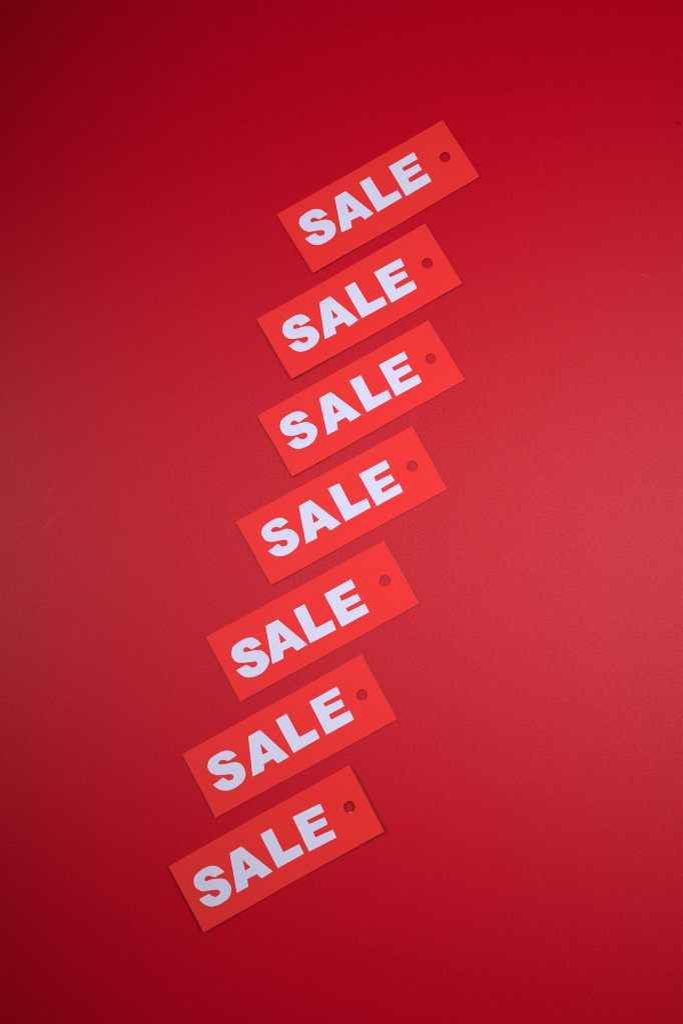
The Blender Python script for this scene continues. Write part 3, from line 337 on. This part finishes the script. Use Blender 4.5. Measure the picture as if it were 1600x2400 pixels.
 letters=[('S',[[(-0.024523,0.002225),(-0.024774,0.002914),(-0.025035,0.003600),(-0.025313,0.004290),(-0.025635,0.004950),(-0.026030,0.005549),(-0.026497,0.006084),(-0.027051,0.006540),(-0.027663,0.006923),(-0.028313,0.007234),(-0.028984,0.007471),(-0.029639,0.007616),(-0.030322,0.007709),(-0.031079,0.007800),(-0.031862,0.007843),(-0.032641,0.007788),(-0.033407,0.007690),(-0.034127,0.007607),(-0.034837,0.007474),(-0.035599,0.007225),(-0.036302,0.006916),(-0.036832,0.006593),(-0.037256,0.006219),(-0.037589,0.005777),(-0.037867,0.005259),(-0.038160,0.004631),(-0.038383,0.003956),(-0.038476,0.003280),(-0.038439,0.002614),(-0.038230,0.001986),(-0.037925,0.001385),(-0.037582,0.000795),(-0.037209,0.000261),(-0.036856,-0.000172),(-0.036458,-0.000521),(-0.035959,-0.000767),(-0.035387,-0.000977),(-0.034727,-0.001231),(-0.034048,-0.001481),(-0.033414,-0.001698),(-0.032815,-0.001911),(-0.032273,-0.002146),(-0.031753,-0.002389),(-0.031189,-0.002624),(-0.030697,-0.002878),(-0.030403,-0.003171),(-0.030226,-0.003503),(-0.030109,-0.003898),(-0.030105,-0.004292),(-0.030263,-0.004633),(-0.030540,-0.004916),(-0.030927,-0.005114),(-0.031374,-0.005244),(-0.031826,-0.005311),(-0.032287,-0.005310),(-0.032765,-0.005246),(-0.033194,-0.005092),(-0.033475,-0.004813),(-0.033722,-0.004436),(-0.034039,-0.003943),(-0.034356,-0.003432),(-0.034625,-0.003020),(-0.034880,-0.002633),(-0.035582,-0.002673),(-0.036304,-0.002702),(-0.037093,-0.002694),(-0.037895,-0.002676),(-0.038660,-0.002667),(-0.039416,-0.002659),(-0.039278,-0.003540),(-0.039092,-0.004382),(-0.038771,-0.005124),(-0.038381,-0.005789),(-0.037964,-0.006376),(-0.037511,-0.006896),(-0.037033,-0.007369),(-0.036517,-0.007769),(-0.035958,-0.008057),(-0.035333,-0.008288),(-0.034609,-0.008522),(-0.033806,-0.008710),(-0.032916,-0.008822),(-0.031988,-0.008863),(-0.031083,-0.008829),(-0.030162,-0.008731),(-0.029158,-0.008598),(-0.028215,-0.008377),(-0.027494,-0.008004),(-0.026885,-0.007532),(-0.026312,-0.006967),(-0.025832,-0.006387),(-0.025489,-0.005928),(-0.025239,-0.005417),(-0.025026,-0.004668),(-0.024919,-0.003860),(-0.024992,-0.003140),(-0.025173,-0.002415),(-0.025399,-0.001579),(-0.025709,-0.000813),(-0.026122,-0.000324),(-0.026633,0.000065),(-0.027265,0.000487),(-0.027959,0.000877),(-0.028657,0.001200),(-0.029385,0.001499),(-0.030178,0.001833),(-0.030959,0.002118),(-0.031664,0.002264),(-0.032295,0.002357),(-0.032855,0.002430),(-0.033289,0.002551),(-0.033525,0.002837),(-0.033618,0.003169),(-0.033599,0.003462),(-0.033463,0.003735),(-0.033205,0.003989),(-0.032855,0.004191),(-0.032428,0.004315),(-0.031967,0.004347),(-0.031516,0.004258),(-0.031088,0.004074),(-0.030752,0.003828),(-0.030387,0.003465),(-0.029870,0.002823),(-0.029271,0.002262),(-0.028636,0.002216),(-0.027927,0.002309),(-0.027091,0.002269),(-0.026212,0.002223),(-0.025366,0.002219)]]),
  ('A',[[(-0.018768,0.008063),(-0.013046,0.008198),(-0.006112,-0.007678),(-0.011732,-0.007998),(-0.012704,-0.005405),(-0.017347,-0.005229),(-0.018502,-0.008281),(-0.023998,-0.008164)],[(-0.015190,0.003049),(-0.013616,-0.001537),(-0.016504,-0.001720)]]),
  ('L',[[(-0.003388,0.008726),(0.002064,0.008693),(0.001803,-0.002765),(0.009497,-0.003067),(0.009342,-0.007597),(-0.003545,-0.007586)]]),
  ('E',[[(0.012552,0.008465),(0.025729,0.007835),(0.025659,0.003850),(0.017244,0.004298),(0.017379,0.002355),(0.024765,0.001705),(0.024496,-0.001609),(0.017239,-0.001374),(0.017078,-0.003980),(0.025281,-0.004665),(0.025084,-0.008352),(0.011745,-0.007951)]])],
 burr=[(0.036241,-0.002150,1.385,0.000302,0.000210),(0.036022,-0.002134,0.497,0.000234,0.000217),(0.035135,-0.001863,1.460,0.000394,0.000203),(0.035214,-0.001902,0.601,0.000475,0.000168),(0.035650,-0.002062,2.113,0.000483,0.000194)],
 smudges=[(0,[(-0.029587,0.004880),(-0.029519,0.004954),(-0.029658,0.005133),(-0.029765,0.005257),(-0.029918,0.005411),(-0.030033,0.005397),(-0.030014,0.005256),(-0.029952,0.005110),(-0.029819,0.005025),(-0.029667,0.004817)]),(0,[(-0.027649,-0.004973),(-0.027760,-0.004908),(-0.027853,-0.004859),(-0.027993,-0.004846),(-0.028230,-0.004833),(-0.028250,-0.004942),(-0.028098,-0.005010),(-0.028057,-0.005135),(-0.027824,-0.005133),(-0.027749,-0.005033)]),(3,[(0.012164,-0.005916),(0.012231,-0.006140),(0.012292,-0.005850),(0.012340,-0.005609),(0.012311,-0.005422),(0.012271,-0.005188),(0.012153,-0.005259),(0.012062,-0.005543),(0.012047,-0.005826),(0.012055,-0.006065)]),(3,[(0.022462,0.000405),(0.022315,0.000472),(0.022279,0.000585),(0.022097,0.000557),(0.021945,0.000530),(0.021892,0.000447),(0.021903,0.000349),(0.022053,0.000273),(0.022268,0.000227),(0.022358,0.000336)]),(3,[(0.022555,-0.005078),(0.022547,-0.004993),(0.022308,-0.004998),(0.022038,-0.004999),(0.021919,-0.005105),(0.021784,-0.005196),(0.021826,-0.005289),(0.022082,-0.005313),(0.022369,-0.005247),(0.022663,-0.005168)])]),
]
GROUP = "red SALE tags laid in a slanting column"


def profile(left, right, base, lower):
    """Underside height: both ends and the lower long edge curl up a little."""
    def z(x, y):
        u = x / HALF
        return base + (left * u * u if u < 0 else right * u * u) + (lower * (y / 0.016) ** 2 if y < 0 else 0.0)
    return z


for t in TAGS:
    root = bpy.data.objects.new("sale_tag", None)
    root.empty_display_size = 0.01
    coll.objects.link(root)
    root.location = (t['at'][0], t['at'][1], 0)
    root.rotation_euler = (0, 0, t['rot'])
    root["label"] = t['label']
    root["category"] = "sale tag"
    root["group"] = GROUP
    z = profile(*t['lift'])
    cuts = [HALF * (-0.94 + 1.88 * k / 22) for k in range(23)]
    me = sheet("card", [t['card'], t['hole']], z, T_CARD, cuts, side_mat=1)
    link("card", me, [M_CARD, M_EDGE_SHADE], root)
    for ch, loops in t['letters']:
        me = sheet("letter", loops, z, T_LETTER, cuts, gap=T_CARD + 4e-6)
        o = link("letter", me, M_WHITE, root)
        o["label"] = "white cut-out capital letter " + ch
        for k, pts in t['smudges']:
            if 'SALE'[k] == ch:
                flat(pts, "smudge", M_SMUDGE, lambda x, y: z(x, y) + T_CARD + T_LETTER + 8e-6, o)
    if t['burr']:
        # frayed pale card fibres on the lower rim of the punched hole
        bm = bmesh.new()
        for x, y, a, ln, wd in t['burr']:
            zz = z(x, y) + T_CARD
            d = Vector((math.cos(a), math.sin(a), 0))
            n = Vector((-d.y, d.x, 0))
            p = Vector((x, y, zz))
            vs = [bm.verts.new(p - n * wd + Vector((0, 0, -1e-4))), bm.verts.new(p + n * wd + Vector((0, 0, -1e-4))),
                  bm.verts.new(p + d * ln + n * wd * 0.4 + Vector((0, 0, 6e-5))), bm.verts.new(p + d * ln - n * wd * 0.5 + Vector((0, 0, 3e-5))),
                  bm.verts.new(p + d * ln * 0.4 + Vector((0, 0, 1.3e-4)))]
            for q in ((0, 1, 4), (1, 2, 4), (2, 3, 4), (3, 0, 4), (0, 3, 2, 1)):
                bm.faces.new([vs[i] for i in q])
        bmesh.ops.recalc_face_normals(bm, faces=bm.faces[:])
        me = bpy.data.meshes.new("paper_burr")
        bm.to_mesh(me)
        bm.free()
        o = link("paper_burr", me, M_CORE, root)
        o["label"] = "pale frayed card on the rim of the punched hole"

# ------------------------------------------------------------------ wear and lint on the red paper
SCUFFS = [
    [(-0.12315,0.00059),(-0.12596,-0.00120),(-0.12819,-0.00305),(-0.13015,-0.00460),(-0.13181,-0.00633),(-0.13302,-0.00823),(-0.13344,-0.00967),(-0.13346,-0.01110)],
    [(-0.12685,0.01214),(-0.12909,0.01034),(-0.13088,0.00866),(-0.13197,0.00675),(-0.13227,0.00502),(-0.13199,0.00300)],
    [(-0.13816,-0.00324),(-0.14041,-0.00422),(-0.14293,-0.00554),(-0.14518,-0.00653)],
    [(0.10143,0.10720),(0.10377,0.10661),(0.10592,0.10621)]]
for pts in SCUFFS:
    strand("scuff_mark", pts, 0.00030, 0.03, M_SCUFF, back)

sx, sy = (0.15664,0.18310)
rnd = random.Random(4)
pts = []
for k in range(14):
    a = k * math.tau / 14
    r = 0.0011 * rnd.uniform(0.8, 1.2)
    pts.append((sx + r * 1.15 * math.cos(a), sy + r * math.sin(a)))
o = flat(pts, "stain", M_STAIN, lambda x, y: 2e-5, back)
o["label"] = "small dark spot near the right edge of the paper"

LINT = [(0.13685,0.11047),(0.13782,0.11017),(0.13900,0.11005),(0.14017,0.10977),(0.14114,0.10927),(0.14192,0.10877)]
o = strand("lint_fibre", LINT, 0.00011, 0.6, M_LINT, None)
o["label"] = "tiny pale curved lint fibre on bare red paper right of the second tag"
o["category"] = "lint"

DUST = [(-0.08500,0.20213,0.00017),(-0.06830,0.18356,0.00022),(-0.03405,0.17961,0.00030),(-0.06177,0.16547,0.00015),(0.10597,0.20949,0.00028),(0.12935,0.20858,0.00015),(0.12620,0.16764,0.00013),(0.03573,0.18722,0.00017),(0.15085,0.18992,0.00020),(0.09428,0.23866,0.00015),(-0.13002,0.00460,0.00017),(-0.07580,0.01825,0.00020),(-0.09150,0.03947,0.00020),(-0.01726,-0.16098,0.00022),(-0.00294,-0.21255,0.00025),(-0.09256,-0.11463,0.00015),(-0.11543,-0.00809,0.00015),(0.08709,-0.12451,0.00013),(0.09984,-0.19187,0.00013),(-0.11074,0.00014,0.00010),(-0.14485,0.16483,0.00012),(-0.13227,0.17369,0.00012),(0.08494,-0.07650,0.00009),(0.09440,-0.02215,0.00012),(-0.08772,-0.02449,0.00009),(-0.04345,-0.04146,0.00008),(0.08765,-0.16238,0.00007),(0.11930,0.03241,0.00007),(0.05323,0.13958,0.00012),(-0.08793,0.22130,0.00007),(-0.04617,0.01412,0.00012),(0.05987,0.07447,0.00006),(-0.09725,-0.21668,0.00009),(0.05945,0.21151,0.00006),(0.10277,-0.03966,0.00008),(-0.05652,0.19385,0.00007),(-0.13760,-0.14999,0.00009),(-0.10888,-0.10679,0.00007),(-0.12945,-0.04458,0.00012),(-0.13732,-0.13537,0.00007),(-0.12664,0.22855,0.00008),(0.06799,0.00323,0.00012),(-0.08573,0.08533,0.00008),(0.13800,-0.19388,0.00008),(-0.14240,0.20406,0.00009),(-0.07383,-0.15268,0.00011),(0.08109,-0.18804,0.00007),(0.08283,-0.17408,0.00011),(-0.14014,0.06446,0.00007),(0.15425,0.16822,0.00008),(-0.04431,0.20784,0.00012),(-0.12438,-0.05020,0.00008),(-0.14222,0.18070,0.00010),(-0.04562,0.17370,0.00008),(-0.03019,-0.18152,0.00007),(-0.12269,-0.02803,0.00012)]
bm = bmesh.new()
for x, y, r in DUST:
    st = rnd.uniform(0.6, 1.6)
    ang = rnd.uniform(0, math.pi)
    m = Matrix.Translation((x, y, r * 0.25)) @ Matrix.Rotation(ang, 4, 'Z') @ Matrix.Diagonal((r * st, r / st, r * 0.3, 1))
    bmesh.ops.create_icosphere(bm, subdivisions=1, radius=1.0, matrix=m)
me = bpy.data.meshes.new("dust_specks")
bm.to_mesh(me)
bm.free()
o = link("dust_specks", me, M_LINT)
o["kind"] = "stuff"
o["label"] = "fine pale dust specks scattered over the red paper"
